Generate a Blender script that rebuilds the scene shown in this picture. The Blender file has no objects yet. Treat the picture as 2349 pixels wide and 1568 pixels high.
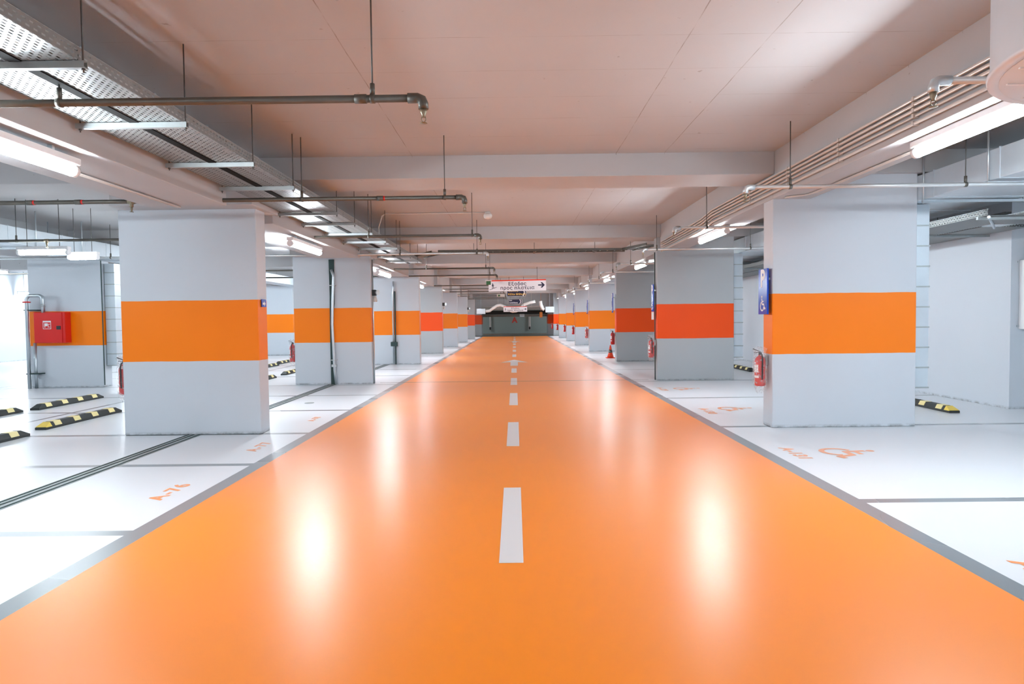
import bpy, bmesh, math, random
from mathutils import Vector, Matrix
random.seed(4)
S = bpy.context.scene
COL = S.collection
PI = math.pi

# ------------------------------------------------------------------ camera
IMG_W, IMG_H, FPX = 2349, 1568, 1500.0
CAM_H = 1.6
vp = Vector(((1181 - IMG_W/2)/FPX, (729 - IMG_H/2)/FPX, 1.0)).normalized()
roll = 0.0117
dn = Vector((math.sin(roll), math.cos(roll), 0.0))
dn = (dn - vp*dn.dot(vp)).normalized()
rt = dn.cross(vp)
# rt, vp, -dn are world X, Y, Z written in camera (right, down, depth) coordinates
def cam_to_world(u, v, w):
    c = Vector((u, v, w))
    return Vector((rt.dot(c), vp.dot(c), (-dn).dot(c)))
ax, ay, az = cam_to_world(1, 0, 0), cam_to_world(0, -1, 0), cam_to_world(0, 0, -1)
cam_data = bpy.data.cameras.new('camera')
cam = bpy.data.objects.new('camera', cam_data)
COL.objects.link(cam)
m = Matrix.Identity(4)
for i, a in enumerate((ax, ay, az)):
    for j in range(3):
        m[j][i] = a[j]
m[0][3], m[1][3], m[2][3] = 0.0, 0.0, CAM_H
cam.matrix_world = m
cam_data.sensor_fit = 'HORIZONTAL'
cam_data.sensor_width = 36.0
cam_data.lens = 36.0*FPX/IMG_W
cam_data.clip_start = 0.05
cam_data.clip_end = 300
S.camera = cam

# ------------------------------------------------------------------ world, exposure
W = bpy.data.worlds.new('world'); S.world = W
W.use_nodes = True
W.node_tree.nodes['Background'].inputs[0].default_value = (0.75, 0.85, 1.0, 1)
W.node_tree.nodes['Background'].inputs[1].default_value = 0.05
S.view_settings.view_transform = 'Standard'
S.view_settings.look = 'None'
S.view_settings.gamma = 1.0
S.view_settings.use_curve_mapping = False
S.view_settings.exposure = 0.0
LAMP = 205.0          # brightness of the fluorescent tubes

# ------------------------------------------------------------------ materials
class NT:
    def __init__(s, name):
        s.m = bpy.data.materials.new(name); s.m.use_nodes = True
        s.t = s.m.node_tree; s.b = s.t.nodes['Principled BSDF']
    def n(s, kind, **kw):
        nd = s.t.nodes.new(kind)
        for k, v in kw.items(): setattr(nd, k, v)
        return nd
    def link(s, a, b): s.t.links.new(a, b)
    def math(s, op, a, b=None, c=None):
        nd = s.n('ShaderNodeMath', operation=op)
        for i, x in enumerate((a, b, c)):
            if x is None: continue
            if isinstance(x, (int, float)): nd.inputs[i].default_value = x
            else: s.link(x, nd.inputs[i])
        return nd.outputs[0]
    def mix(s, fac, a, b, blend='MIX'):
        nd = s.n('ShaderNodeMix', data_type='RGBA', blend_type=blend)
        for sock, x in ((nd.inputs[0], fac), (nd.inputs[6], a), (nd.inputs[7], b)):
            if isinstance(x, (int, float)): sock.default_value = x
            elif isinstance(x, tuple): sock.default_value = (x[0], x[1], x[2], 1)
            else: s.link(x, sock)
        return nd.outputs[2]
    def pos(s):
        g = s.n('ShaderNodeNewGeometry'); sp = s.n('ShaderNodeSeparateXYZ')
        s.link(g.outputs['Position'], sp.inputs[0]); return g.outputs['Position'], sp.outputs
    def noise(s, vec, scale, detail=4, rough=0.6, stretch=None):
        if stretch:
            mp = s.n('ShaderNodeMapping'); mp.inputs['Scale'].default_value = stretch
            s.link(vec, mp.inputs[0]); vec = mp.outputs[0]
        nd = s.n('ShaderNodeTexNoise'); nd.inputs['Scale'].default_value = scale
        nd.inputs['Detail'].default_value = detail; nd.inputs['Roughness'].default_value = rough
        s.link(vec, nd.inputs['Vector']); return nd.outputs[0]
    def ramp(s, x, a, b):
        nd = s.n('ShaderNodeMapRange'); nd.inputs[1].default_value = a; nd.inputs[2].default_value = b
        s.link(x, nd.inputs[0]); return nd.outputs[0]
    def bump(s, h, strength, dist=0.01):
        nd = s.n('ShaderNodeBump'); nd.inputs['Strength'].default_value = strength; nd.inputs['Distance'].default_value = dist
        s.link(h, nd.inputs['Height']); s.link(nd.outputs[0], s.b.inputs['Normal'])

def plain(name, col, rough=0.5, metal=0.0, var=0.06, scale=8.0, spec=0.5):
    k = NT(name); p, _ = k.pos()
    nz = k.noise(p, scale)
    lo = tuple(c*(1-var) for c in col); hi = tuple(min(1, c*(1+var)) for c in col)
    k.link(k.mix(nz, lo, hi), k.b.inputs['Base Color'])
    k.b.inputs['Roughness'].default_value = rough
    k.b.inputs['Metallic'].default_value = metal
    k.b.inputs['Specular IOR Level'].default_value = spec
    return k.m

ORANGE = (1.0, 0.225, 0.0)
def wall_paint(name, band=True, band_col=ORANGE, base=(0.61, 0.655, 0.705), z0=1.045, z1=1.90):
    k = NT(name); p, xyz = k.pos()
    big = k.noise(p, 0.9, 3); fine = k.noise(p, 14, 5)
    col = k.mix(big, tuple(c*0.97 for c in base), tuple(c*1.03 for c in base))
    col = k.mix(k.math('MULTIPLY', k.ramp(fine, 0.62, 0.78), 0.10), col, (0.45, 0.45, 0.45))
    wob = k.math('MULTIPLY', k.math('SUBTRACT', k.noise(p, 2.2, 3), 0.5), 0.018)
    zz = k.math('ADD', xyz[2], wob)
    if band:
        inb = k.math('MULTIPLY', k.math('GREATER_THAN', zz, z0), k.math('LESS_THAN', zz, z1))
        oc = k.mix(big, tuple(c*0.94 for c in band_col), band_col)
        col = k.mix(inb, col, oc)
    # scuffed, grimy foot of the wall
    dirt = k.math('MULTIPLY', k.ramp(xyz[2], 0.05, 0.0), k.ramp(k.noise(p, 9, 5, 0.7), 0.38, 0.62))
    col = k.mix(k.math('MULTIPLY', dirt, 0.75), col, (0.10, 0.11, 0.11))
    k.link(col, k.b.inputs['Base Color'])
    k.b.inputs['Roughness'].default_value = 0.42
    k.b.inputs['Specular IOR Level'].default_value = 0.35
    k.bump(k.noise(p, 30, 3), 0.06, 0.004)
    return k.m

def ceiling_mat():
    k = NT('painted_concrete_ceiling'); p, xyz = k.pos()
    big = k.noise(p, 0.6, 4); fine = k.noise(p, 6, 5, 0.7)
    col = k.mix(big, (0.44, 0.44, 0.445), (0.51, 0.512, 0.52))
    seam = None
    wob = k.math('MULTIPLY', k.math('SUBTRACT', k.noise(p, 1.5, 4), 0.5), 0.02)
    xx = k.math('ADD', xyz[0], wob); yy = k.math('ADD', xyz[1], wob)
    gate = k.ramp(k.noise(p, 1.7, 4), 0.40, 0.58)
    for c in (-1.40, 1.43, 2.10):
        ln = k.math('LESS_THAN', k.math('ABSOLUTE', k.math('SUBTRACT', xx, c)), 0.0045)
        seam = ln if seam is None else k.math('MAXIMUM', seam, ln)
    fy = k.math('ABSOLUTE', k.math('SUBTRACT', k.math('FRACT', k.math('MULTIPLY', k.math('ADD', yy, 0.05), 1/0.72)), 0.5))
    seam = k.math('MAXIMUM', seam, k.math('MULTIPLY', k.math('LESS_THAN', fy, 0.0045), gate))
    # only on the slab's own underside
    up = k.math('GREATER_THAN', xyz[2], 3.84)
    col = k.mix(k.math('MULTIPLY', k.math('MULTIPLY', k.math('MULTIPLY', seam, up), k.ramp(k.noise(p, 2.3, 4), 0.33, 0.58)), 0.80), col, (0.25, 0.20, 0.17))
    spots = k.ramp(k.noise(p, 11, 2, 0.4), 0.76, 0.80)
    col = k.mix(k.math('MULTIPLY', spots, 0.5), col, (0.22, 0.16, 0.13))
    k.link(col, k.b.inputs['Base Color'])
    k.b.inputs['Roughness'].default_value = 0.7
    k.b.inputs['Specular IOR Level'].default_value = 0.3
    k.bump(fine, 0.12, 0.006)
    return k.m

def floor_mat(name, col, rough, var=0.05, spec=0.5, coat=0.65):
    k = NT(name); p, xyz = k.pos()
    big = k.noise(p, 0.5, 4); fine = k.noise(p, 22, 3)
    c = k.mix(big, tuple(x*(1-var) for x in col), tuple(min(1, x*(1+var)) for x in col))
    k.link(c, k.b.inputs['Base Color'])
    rr = k.math('MULTIPLY_ADD', k.noise(p, 0.7, 1, 0.4), rough*0.3, rough*0.85)
    k.link(rr, k.b.inputs['Roughness'])
    k.b.inputs['Specular IOR Level'].default_value = spec
    k.b.inputs['Coat Weight'].default_value = coat
    k.b.inputs['Coat Roughness'].default_value = 0.29
    k.b.inputs['Coat IOR'].default_value = 1.42
    return k.m

M = {}
M['floor_white'] = floor_mat('white_epoxy_floor', (0.76, 0.79, 0.825), 0.42, 0.02)
M['floor_orange'] = floor_mat('orange_epoxy_lane', (1.0, 0.265, 0.0), 0.40, 0.03, 0.22, 0.8)
M['floor_grey'] = floor_mat('grey_line_paint', (0.20, 0.23, 0.25), 0.28, 0.08)
M['floor_dark'] = floor_mat('dark_floor_joint', (0.05, 0.055, 0.05), 0.35, 0.1)
M['floor_lane_white'] = floor_mat('white_lane_paint', (0.78, 0.78, 0.79), 0.34, 0.04)
M['mark_orange'] = floor_mat('orange_stencil_paint', (0.95, 0.33, 0.09), 0.30, 0.08)
M['mark_red'] = floor_mat('red_stencil_paint', (0.70, 0.05, 0.03), 0.30, 0.08)
M['pillar'] = wall_paint('banded_pillar_paint')
M['pillar_shaded'] = wall_paint('shaded_banded_pillar_paint', band_col=(0.95, 0.085, 0.002), base=(0.45, 0.485, 0.505))  # shaded copy of the pillar paint: greyer base, deeper band for unlit pillars
M['wall'] = wall_paint('white_wall_paint', band=False)
M['wall_dark'] = wall_paint('dark_grey_wall_paint', band=False, base=(0.36, 0.42, 0.39))
M['beam_black'] = plain('blackened_beam_paint', (0.02, 0.02, 0.018), 0.6)
M['ceiling'] = ceiling_mat()
M['galv'] = plain('galvanised_steel', (0.62, 0.68, 0.71), 0.34, 0.85, 0.12, 5)
M['galv_dull'] = plain('dull_galvanised_steel', (0.42, 0.46, 0.46), 0.45, 0.7, 0.15, 12)
M['duct'] = plain('duct_sheet_metal', (0.62, 0.69, 0.74), 0.36, 0.35, 0.10, 3)
M['duct_white'] = plain('white_duct_paint', (0.66, 0.68, 0.71), 0.4, 0.15, 0.04, 3)
M['rod'] = plain('threaded_rod_steel', (0.10, 0.10, 0.095), 0.5, 0.5, 0.2, 40)
M['pipe'] = plain('weathered_pipe_steel', (0.12, 0.115, 0.10), 0.42, 0.6, 0.25, 9)
M['pipe_light'] = plain('pale_pipe_steel', (0.58, 0.61, 0.62), 0.4, 0.55, 0.12, 9)
M['conduit'] = plain('ivory_conduit', (0.62, 0.58, 0.54), 0.45, 0.0, 0.05, 9)
M['black'] = plain('black_plastic', (0.015, 0.016, 0.017), 0.45, 0, 0.2)
M['matt_black'] = plain('matt_black_paint', (0.012, 0.012, 0.012), 0.9, 0, 0.2, 10, 0.1)
M['rubber'] = plain('black_rubber', (0.022, 0.027, 0.026), 0.6, 0, 0.3, 20)
M['yellow'] = plain('yellow_reflector', (0.86, 0.62, 0.10), 0.4, 0, 0.06)
M['pale_yellow'] = plain('faded_yellow_reflector', (0.88, 0.76, 0.36), 0.42, 0, 0.08)
M['red'] = plain('red_enamel', (0.62, 0.012, 0.008), 0.28, 0, 0.05)
M['red_cab'] = plain('red_cabinet_enamel', (0.66, 0.010, 0.006), 0.35, 0, 0.04)
M['white'] = plain('white_enamel', (0.82, 0.82, 0.83), 0.35, 0, 0.02)
M['sign_white'] = plain('sign_white', (0.80, 0.80, 0.84), 0.35, 0, 0.02)
M['sign_red'] = plain('sign_red', (0.85, 0.035, 0.005), 0.4, 0, 0.02)
M['navy'] = plain('sign_navy', (0.008, 0.012, 0.045), 0.35, 0, 0.05)
M['blue'] = plain('sign_blue', (0.004, 0.06, 0.50), 0.16, 0, 0.03)
M['letter_yellow'] = plain('sign_yellow', (0.75, 0.48, 0.10), 0.4, 0, 0.02)
M['cone'] = plain('orange_cone_plastic', (0.80, 0.06, 0.01), 0.45, 0, 0.05)
M['brass'] = plain('brass', (0.26, 0.22, 0.15), 0.4, 0.6, 0.1)
M['joint_green'] = plain('dark_joint_cover', (0.03, 0.06, 0.058), 0.5, 0.3, 0.25, 30)
M['green'] = plain('green_exit_plastic', (0.02, 0.10, 0.03), 0.4, 0, 0.05)
M['cable'] = plain('black_cable', (0.02, 0.02, 0.02), 0.55, 0, 0.2)
M['fabric_duct'] = plain('white_duct_wrap', (0.80, 0.76, 0.74), 0.6, 0, 0.05)
M['rust'] = plain('orange_box_paint', (0.80, 0.28, 0.05), 0.5, 0, 0.1)

def emit(name, col, strength):
    k = NT(name)
    k.b.inputs['Base Color'].default_value = (0.9, 0.9, 0.9, 1)
    k.b.inputs['Emission Color'].default_value = (*col, 1)
    k.b.inputs['Emission Strength'].default_value = strength
    return k.m
M['tube'] = emit('glowing_tube', (0.84, 0.93, 1.0), LAMP)
M['tube_dim'] = emit('faint_glowing_tube', (0.85, 0.95, 1.0), LAMP*0.35)

def perforated():
    k = NT('perforated_tray_steel')
    tc = k.n('ShaderNodeTexCoord'); sp = k.n('ShaderNodeSeparateXYZ')
    k.link(tc.outputs['Object'], sp.inputs[0]); x, y, z = sp.outputs
    a = k.math('ADD', x, z)
    row = k.math('FLOOR', k.math('MULTIPLY', a, 1/0.030))
    fx = k.math('ABSOLUTE', k.math('SUBTRACT', k.math('FRACT', k.math('MULTIPLY', a, 1/0.030)), 0.5))
    sh = k.math('MULTIPLY', row, 0.5)
    fy = k.math('ABSOLUTE', k.math('SUBTRACT', k.math('FRACT', k.math('ADD', k.math('MULTIPLY', y, 1/0.062), sh)), 0.5))
    hole = k.math('MULTIPLY', k.math('LESS_THAN', fx, 0.20), k.math('LESS_THAN', fy, 0.27))
    k.b.inputs['Base Color'].default_value = (0.25, 0.265, 0.26, 1)
    k.b.inputs['Metallic'].default_value = 0.4
    k.b.inputs['Roughness'].default_value = 0.42
    k.link(k.math('SUBTRACT', 1.0, hole), k.b.inputs['Alpha'])
    return k.m
M['perf'] = perforated()

def bag_mat():
    k = NT('clear_plastic_bag')
    out = k.t.nodes['Material Output']
    tr = k.n('ShaderNodeBsdfTransparent'); gl = k.n('ShaderNodeBsdfPrincipled')
    gl.inputs['Base Color'].default_value = (0.95, 0.95, 0.97, 1); gl.inputs['Roughness'].default_value = 0.12
    mx = k.n('ShaderNodeMixShader'); p, _ = k.pos()
    nz = k.noise(p, 26, 3)
    k.link(k.math('MULTIPLY_ADD', k.ramp(nz, 0.52, 0.70), 0.42, 0.10), mx.inputs[0])
    bp = k.n('ShaderNodeBump'); bp.inputs['Strength'].default_value = 0.8; bp.inputs['Distance'].default_value = 0.02
    k.link(k.noise(p, 18, 3), bp.inputs['Height']); k.link(bp.outputs[0], gl.inputs['Normal'])
    k.link(tr.outputs[0], mx.inputs[1]); k.link(gl.outputs[0], mx.inputs[2]); k.link(mx.outputs[0], out.inputs[0])
    return k.m
M['bag'] = bag_mat()

# ------------------------------------------------------------------ mesh helpers
class MB:
    def __init__(s): s.v = []; s.f = []; s.mi = []; s.sm = []
    def add(s, vs, fs, mi=0, smooth=False):
        o = len(s.v); s.v += [tuple(p) for p in vs]
        for f in fs: s.f.append([o+i for i in f]); s.mi.append(mi); s.sm.append(smooth)
        return s
    def box(s, x0, x1, y0, y1, z0, z1, mi=0):
        vs = [(x, y, z) for z in (z0, z1) for y in (y0, y1) for x in (x0, x1)]
        return s.add(vs, [(0,2,3,1),(4,5,7,6),(0,1,5,4),(2,6,7,3),(0,4,6,2),(1,3,7,5)], mi)
    def bbox(s, x0, x1, y0, y1, z0, z1, b=0.01, mi=0):
        bm = bmesh.new(); bmesh.ops.create_cube(bm, size=1)
        for v in bm.verts: v.co = Vector((x0+(v.co.x+.5)*(x1-x0), y0+(v.co.y+.5)*(y1-y0), z0+(v.co.z+.5)*(z1-z0)))
        bmesh.ops.bevel(bm, geom=bm.edges[:], offset=b, segments=2, affect='EDGES', profile=0.5)
        bm.verts.index_update()
        s.add([v.co for v in bm.verts], [[v.index for v in f.verts] for f in bm.faces], mi); bm.free(); return s
    def tube(s, pts, r, n=12, caps=True, mi=0):
        pts = [Vector(p) for p in pts]; rings = []
        rs = r if isinstance(r, (list, tuple)) else [r]*len(pts)
        t0 = (pts[1]-pts[0]).normalized()
        up = Vector((0,0,1)) if abs(t0.z) < 0.9 else Vector((1,0,0))
        nrm = t0.cross(up).normalized()
        vs = []
        for i, p in enumerate(pts):
            if i == 0: t = (pts[1]-p)
            elif i == len(pts)-1: t = (p-pts[i-1])
            else: t = (pts[i+1]-p).normalized() + (p-pts[i-1]).normalized()
            t.normalize()
            nrm = (nrm - t*nrm.dot(t)).normalized(); b = t.cross(nrm)
            for k in range(n):
                a = 2*PI*k/n; vs.append(p + nrm*math.cos(a)*rs[i] + b*math.sin(a)*rs[i])
        fs = []
        for i in range(len(pts)-1):
            for k in range(n):
                fs.append((i*n+k, i*n+(k+1)%n, (i+1)*n+(k+1)%n, (i+1)*n+k))
        s.add(vs, fs, mi, True)
        if caps:
            o = len(s.v)-len(vs)
            s.f.append([o+k for k in range(n)][::-1]); s.mi.append(mi); s.sm.append(False)
            s.f.append([o+(len(pts)-1)*n+k for k in range(n)]); s.mi.append(mi); s.sm.append(False)
        return s
    def lathe(s, prof, cx=0, cy=0, n=20, mi=0):
        vs = []; m_ = len(prof)
        for r, z in prof:
            for k in range(n):
                a = 2*PI*k/n; vs.append((cx+r*math.cos(a), cy+r*math.sin(a), z))
        fs = [(i*n+k, i*n+(k+1)%n, (i+1)*n+(k+1)%n, (i+1)*n+k) for i in range(m_-1) for k in range(n)]
        fs.append(list(range(n))[::-1]); fs.append([(m_-1)*n+k for k in range(n)])
        return s.add(vs, fs, mi, True)
    def prism(s, poly, o, ux, uy, depth, mi=0):
        """polygon in (ux,uy) plane at o, extruded along ux x uy by depth"""
        o, ux, uy = Vector(o), Vector(ux), Vector(uy); nz = ux.cross(uy)
        n = len(poly)
        a = [o+ux*p[0]+uy*p[1] for p in poly]; b = [p+nz*depth for p in a]
        if depth == 0: return s.add(a, [list(range(n))], mi)
        return s.add(a+b, [list(range(n))[::-1], list(range(n, 2*n))] + [(i, (i+1)%n, n+(i+1)%n, n+i) for i in range(n)], mi)
    def build(s, name, mat, parent=None, loc=None, smooth_angle=None):
        me = bpy.data.meshes.new(name)
        me.from_pydata([tuple(v) for v in s.v], [], s.f)
        for mt in (mat if isinstance(mat, (list, tuple)) else [mat]): me.materials.append(mt)
        me.polygons.foreach_set('material_index', s.mi)
        me.polygons.foreach_set('use_smooth', s.sm)
        me.update()
        bm = bmesh.new(); bm.from_mesh(me); bmesh.ops.recalc_face_normals(bm, faces=bm.faces); bm.to_mesh(me); bm.free()
        ob = bpy.data.objects.new(name, me); COL.objects.link(ob)
        if loc is not None: ob.location = loc
        if parent is not None: ob.parent = parent
        return ob

def tag(o, label, cat, group=None, kind=None):
    o['label'] = label; o['category'] = cat
    if group: o['group'] = group
    if kind: o['kind'] = kind
    return o
def thing(name, label, cat, loc, group=None, rz=0.0):
    o = bpy.data.objects.new(name, None); COL.objects.link(o)
    o.empty_display_size = 0.1; o.location = loc; o.rotation_euler = (0, 0, rz)
    return tag(o, label, cat, group)
def struct(mb, name, mat, label=None):
    o = mb.build(name, mat); o['kind'] = 'structure'
    if label: o['label'] = label
    return o
def dup(root, loc, label, rz=None, group=None):
    r = root.copy(); COL.objects.link(r); r.location = loc
    if rz is not None: r.rotation_euler = (0, 0, rz)
    r['label'] = label
    if group: r['group'] = group
    for ch in list(root.children):
        c = ch.copy(); COL.objects.link(c); c.parent = r
        for g in list(ch.children):
            d = g.copy(); COL.objects.link(d); d.parent = c
    return r
def text_obj(name, s, size, mat, o, ux, uy, depth=0.0, parent=None, align='CENTER', sx=1.0, space=1.0, bold=0.0):
    cu = bpy.data.curves.new(name+'_curve', 'FONT'); cu.body = s; cu.size = size
    cu.align_x = align; cu.align_y = 'CENTER'; cu.extrude = depth; cu.space_character = space; cu.offset = bold
    cu.resolution_u = 4
    t = bpy.data.objects.new(name+'_text', cu); COL.objects.link(t)
    bpy.context.view_layer.update()
    me = bpy.data.meshes.new_from_object(t.evaluated_get(bpy.context.evaluated_depsgraph_get()))
    bpy.data.objects.remove(t); bpy.data.curves.remove(cu)
    ux, uy = Vector(ux).normalized(), Vector(uy).normalized(); uz = ux.cross(uy)
    mt = Matrix(((ux.x*sx, uy.x, uz.x, o[0]), (ux.y*sx, uy.y, uz.y, o[1]), (ux.z*sx, uy.z, uz.z, o[2]), (0,0,0,1)))
    me.transform(mt); me.materials.clear(); me.materials.append(mat); me.name = name
    ob = bpy.data.objects.new(name, me); COL.objects.link(ob)
    if parent: ob.parent = parent
    return ob
def stroke(pts, w):
    """thick polyline -> list of quads (2-D)"""
    out = []
    for (x0, y0), (x1, y1) in zip(pts[:-1], pts[1:]):
        d = Vector((x1-x0, y1-y0)); L = d.length or 1e-6; d /= L; nx, ny = -d.y*w/2, d.x*w/2
        e = d*w*0.25
        out.append([(x0-e.x+nx, y0-e.y+ny), (x0-e.x-nx, y0-e.y-ny), (x1+e.x-nx, y1+e.y-ny), (x1+e.x+nx, y1+e.y+ny)])
    return out
def disc(cx, cy, r, n=16): return [(cx+r*math.cos(2*PI*i/n), cy+r*math.sin(2*PI*i/n)) for i in range(n)]
def wheelchair():
    P = [disc(0.36, 1.02, 0.085)]
    P += stroke([(0.36, 0.88), (0.42, 0.47), (0.74, 0.47), (0.88, 0.13), (1.0, 0.18)], 0.125)
    P += stroke([(0.39, 0.68), (0.66, 0.68)], 0.10)
    arc = [(0.42+0.32*math.cos(a), 0.33+0.32*math.sin(a)) for a in [math.radians(120+i*15) for i in range(16)]]
    P += stroke(arc, 0.11)
    return P
def icon(name, polys, w, o, ux, uy, mat, depth=0.0, parent=None):
    mb = MB(); lift = 0
    ux, uy = Vector(ux), Vector(uy); nz = ux.cross(uy); o = Vector(o)
    for i, p in enumerate(polys):
        mb.prism([(a*w, b*w) for a, b in p], o + nz*0.00004*i, ux, uy, depth)
    return mb.build(name, mat, parent)
ORD = ['nearest', 'second nearest', 'third nearest', 'fourth nearest', 'fifth nearest', 'sixth nearest', 'seventh nearest',
       'eighth nearest', 'ninth nearest', 'tenth nearest', 'eleventh nearest', 'twelfth nearest', 'thirteenth nearest', 'fourteenth nearest', 'fifteenth nearest']

# ------------------------------------------------------------------ key dimensions
ZC, ZT = 3.86, 3.55             # slab underside, transverse beam underside
LANE = 2.80                     # half width of the orange lane
XL, XR = -21.5, 8.15            # side walls
Y0, Y1 = -7.0, 68.0
LEFT = [(9.2, -5.55, -3.615), (16.27, -5.50, -3.575), (23.3, -5.35, -3.40), (30.3, -5.2, -3.36), (37.3, -5.1, -3.28), (44.3, -5.0, -3.22), (51.3, -4.95, -3.15)]
RIGHT = [(9.25, 3.635, 5.66), (16.3, 3.54, 5.45), (23.5, 3.64, 5.6), (30.6, 3.48, 5.4), (37.5, 3.46, 5.4), (44.5, 3.50, 5.4), (51.3, 3.45, 5.35), (57.6, 3.40, 5.3)]
PD = 0.34                       # pillar thickness

# ------------------------------------------------------------------ floor (one mesh, painted zones)
LLINES = [2.58, 4.91, 7.24, 9.22, 11.56, 13.85, 16.05, 18.6, 20.9, 23.1, 25.6, 27.9, 30.2, 32.6, 34.9, 37.2, 39.6, 41.9, 44.2, 46.6, 48.9, 51.2]
RLINES = [1.8, 5.56, 9.38, 12.75, 16.15, 19.8, 23.3, 27, 30.4, 34, 37.4, 41, 44.4, 48, 51.2]
mb = MB()
def rect(x0, x1, y0, y1, mi, z=0.0): mb.add([(x0,y0,z),(x1,y0,z),(x1,y1,z),(x0,y1,z)], [(0,1,2,3)], mi)
YE = 57.3
E1 = LANE + 0.16
rect(-LANE, LANE, Y0, 16.52, 1); rect(-LANE, LANE, 16.52, 16.56, 3); rect(-LANE, LANE, 16.56, YE, 1)
for sgn in (-1, 1):
    a, b = sorted((sgn*LANE, sgn*E1)); rect(a, b, Y0, YE, 2)
LW = 0.058
def bays(x0, x1, lines):
    y = Y0
    for ly in lines:
        rect(x0, x1, y, ly-LW, 0); rect(x0, x1, ly-LW, ly+LW, 2); y = ly+LW
    rect(x0, x1, y, YE, 0)
bays(-4.66, -E1, LLINES)
bays(-7.90, -4.66, LLINES)
rect(-7.98, -7.90, Y0, YE, 2)
bays(-12.9, -7.98, [l+0.05 for l in LLINES])
rect(-13.06, -12.9, Y0, YE, 2)
rect(-18.7, -13.06, Y0, YE, 0)
rect(XL, -18.7, Y0, YE, 0)
bays(E1, XR, RLINES)
rect(XR, 10.0, Y0, YE, 0)
rect(XL, 10.0, YE, 65.0, 3); rect(XL, 10.0, 65.0, 65.8, 1); rect(XL, 10.0, 65.8, Y1, 3)
floor = struct(mb, 'floor', [M['floor_white'], M['floor_orange'], M['floor_grey'], M['floor_dark']], 'glossy white epoxy floor with orange driving lane')
base = MB().box(XL-0.3, 10.3, Y0-0.3, Y1+0.3, -0.4, -0.02); struct(base, 'floor_slab', M['floor_dark'])

# ------------------------------------------------------------------ slab and beams
struct(MB().box(XL-0.3, 10.3, Y0-0.3, Y1+0.3, ZC, ZC+0.3), 'ceiling', M['ceiling'], 'painted concrete ceiling slab')
beam_i = 0
def beam(x0, x1, y0, y1, z0, label):
    global beam_i
    o = MB().bbox(x0, x1, y0, y1, z0, ZC+0.01, 0.008).build('ceiling_beam', M['ceiling']); o['kind'] = 'structure'; o['label'] = label; return o
ROWS = [2.1] + [a[0] for a in LEFT]
for i, y in enumerate(ROWS):
    beam(-3.55, 3.62, y-0.05, y+0.80, ZT, 'transverse concrete beam across the orange lane')
    beam(4.15, 9.9, y-0.05, y+0.75, ZT, 'transverse concrete beam over the right bays')
    beam(-21.4, -4.62, y-0.25, y+0.60, 3.50, 'transverse concrete beam over the left bays')
    beam(-5.45, -3.52, y-0.35, y+0.62, 3.17, 'concrete haunch above the left pillar')
ys = [-7.0] + [y for y in ROWS]
for a, b in zip(ys, ys[1:]+[57.0]):
    beam(-4.6, -3.60, a+(0.62 if a > -7 else 0), b-0.95, 3.05, 'longitudinal concrete beam left of the lane')
    beam(3.62, 4.17, a+(0.0 if a > -7 else 0), b, 3.22, 'longitudinal concrete beam right of the lane')
beam(-11.9, -10.9, -7, 57, 3.2, 'longitudinal concrete beam over the far left pillars')

# ------------------------------------------------------------------ walls
struct(MB().box(XR, 10.2, 10.8, Y1, 0, ZC), 'wall_right', M['wall'], 'white wall behind the right bays')
struct(MB().box(9.9, 10.2, Y0, 10.8, 0, ZC), 'wall_right_recess', M['wall'])
struct(MB().box(XL-0.3, XL, Y0, Y1, 0, ZC), 'wall_left', M['wall'], 'white wall at the far left')
struct(MB().box(XL, 10.0, Y0-0.2, Y0, 0, ZC), 'wall_back', M['wall'])
struct(MB().box(XL, XR, Y1, Y1+0.2, 0, ZC), 'wall_far', M['wall_dark'], 'dark grey end wall')

# ------------------------------------------------------------------ pillars
lab_l = ['wide banded pillar in the left foreground', 'second banded pillar on the left with a pipe running down its front', 'third banded pillar on the left with twin pipes and a junction box',
         'fourth pillar on the left with a deep red-orange band, toned for shade', 'fifth pillar on the left of the lane', 'sixth pillar on the left of the lane', 'seventh and farthest pillar on the left of the lane']
lab_r = ['wide banded pillar in the right foreground with a blue parking sign', 'second pillar on the right with a red-orange band, toned for shade', 'third pillar on the right with a red-orange band, toned for shade, behind the traffic cone',
         'fourth pillar on the right, bright orange band', 'fifth pillar on the right of the lane', 'sixth pillar on the right of the lane', 'seventh pillar on the right of the lane', 'eighth and farthest pillar on the right of the lane']
for i, (y, x0, x1) in enumerate(LEFT):
    o = MB().bbox(x0, x1, y, y+PD, 0, 3.18, 0.012).build('concrete_pillar', M['pillar_shaded'] if i in (3, 6) else M['pillar'])
    tag(o, lab_l[i], 'pillar', 'pillars along the left of the lane')
for i, (y, x0, x1) in enumerate(RIGHT):
    o = MB().bbox(x0, x1, y, y+PD, 0, ZT+0.02 if i < 7 else ZC, 0.012).build('concrete_pillar', M['pillar_shaded'] if i in (1, 2, 7) else M['pillar'])
    tag(o, lab_r[i], 'pillar', 'pillars along the right of the lane')
for j, (y, l) in enumerate([(16.25, 'pillar at the far left carrying the red fire hose cabinet'), (30.3, 'banded pillar seen through the gap behind the left foreground pillar')]):
    o = MB().bbox(-12.1, -10.28, y, y+PD, 0, 3.2, 0.012).build('concrete_pillar', M['pillar'])
    tag(o, l, 'pillar', 'pillars of the second row on the left')

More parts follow.
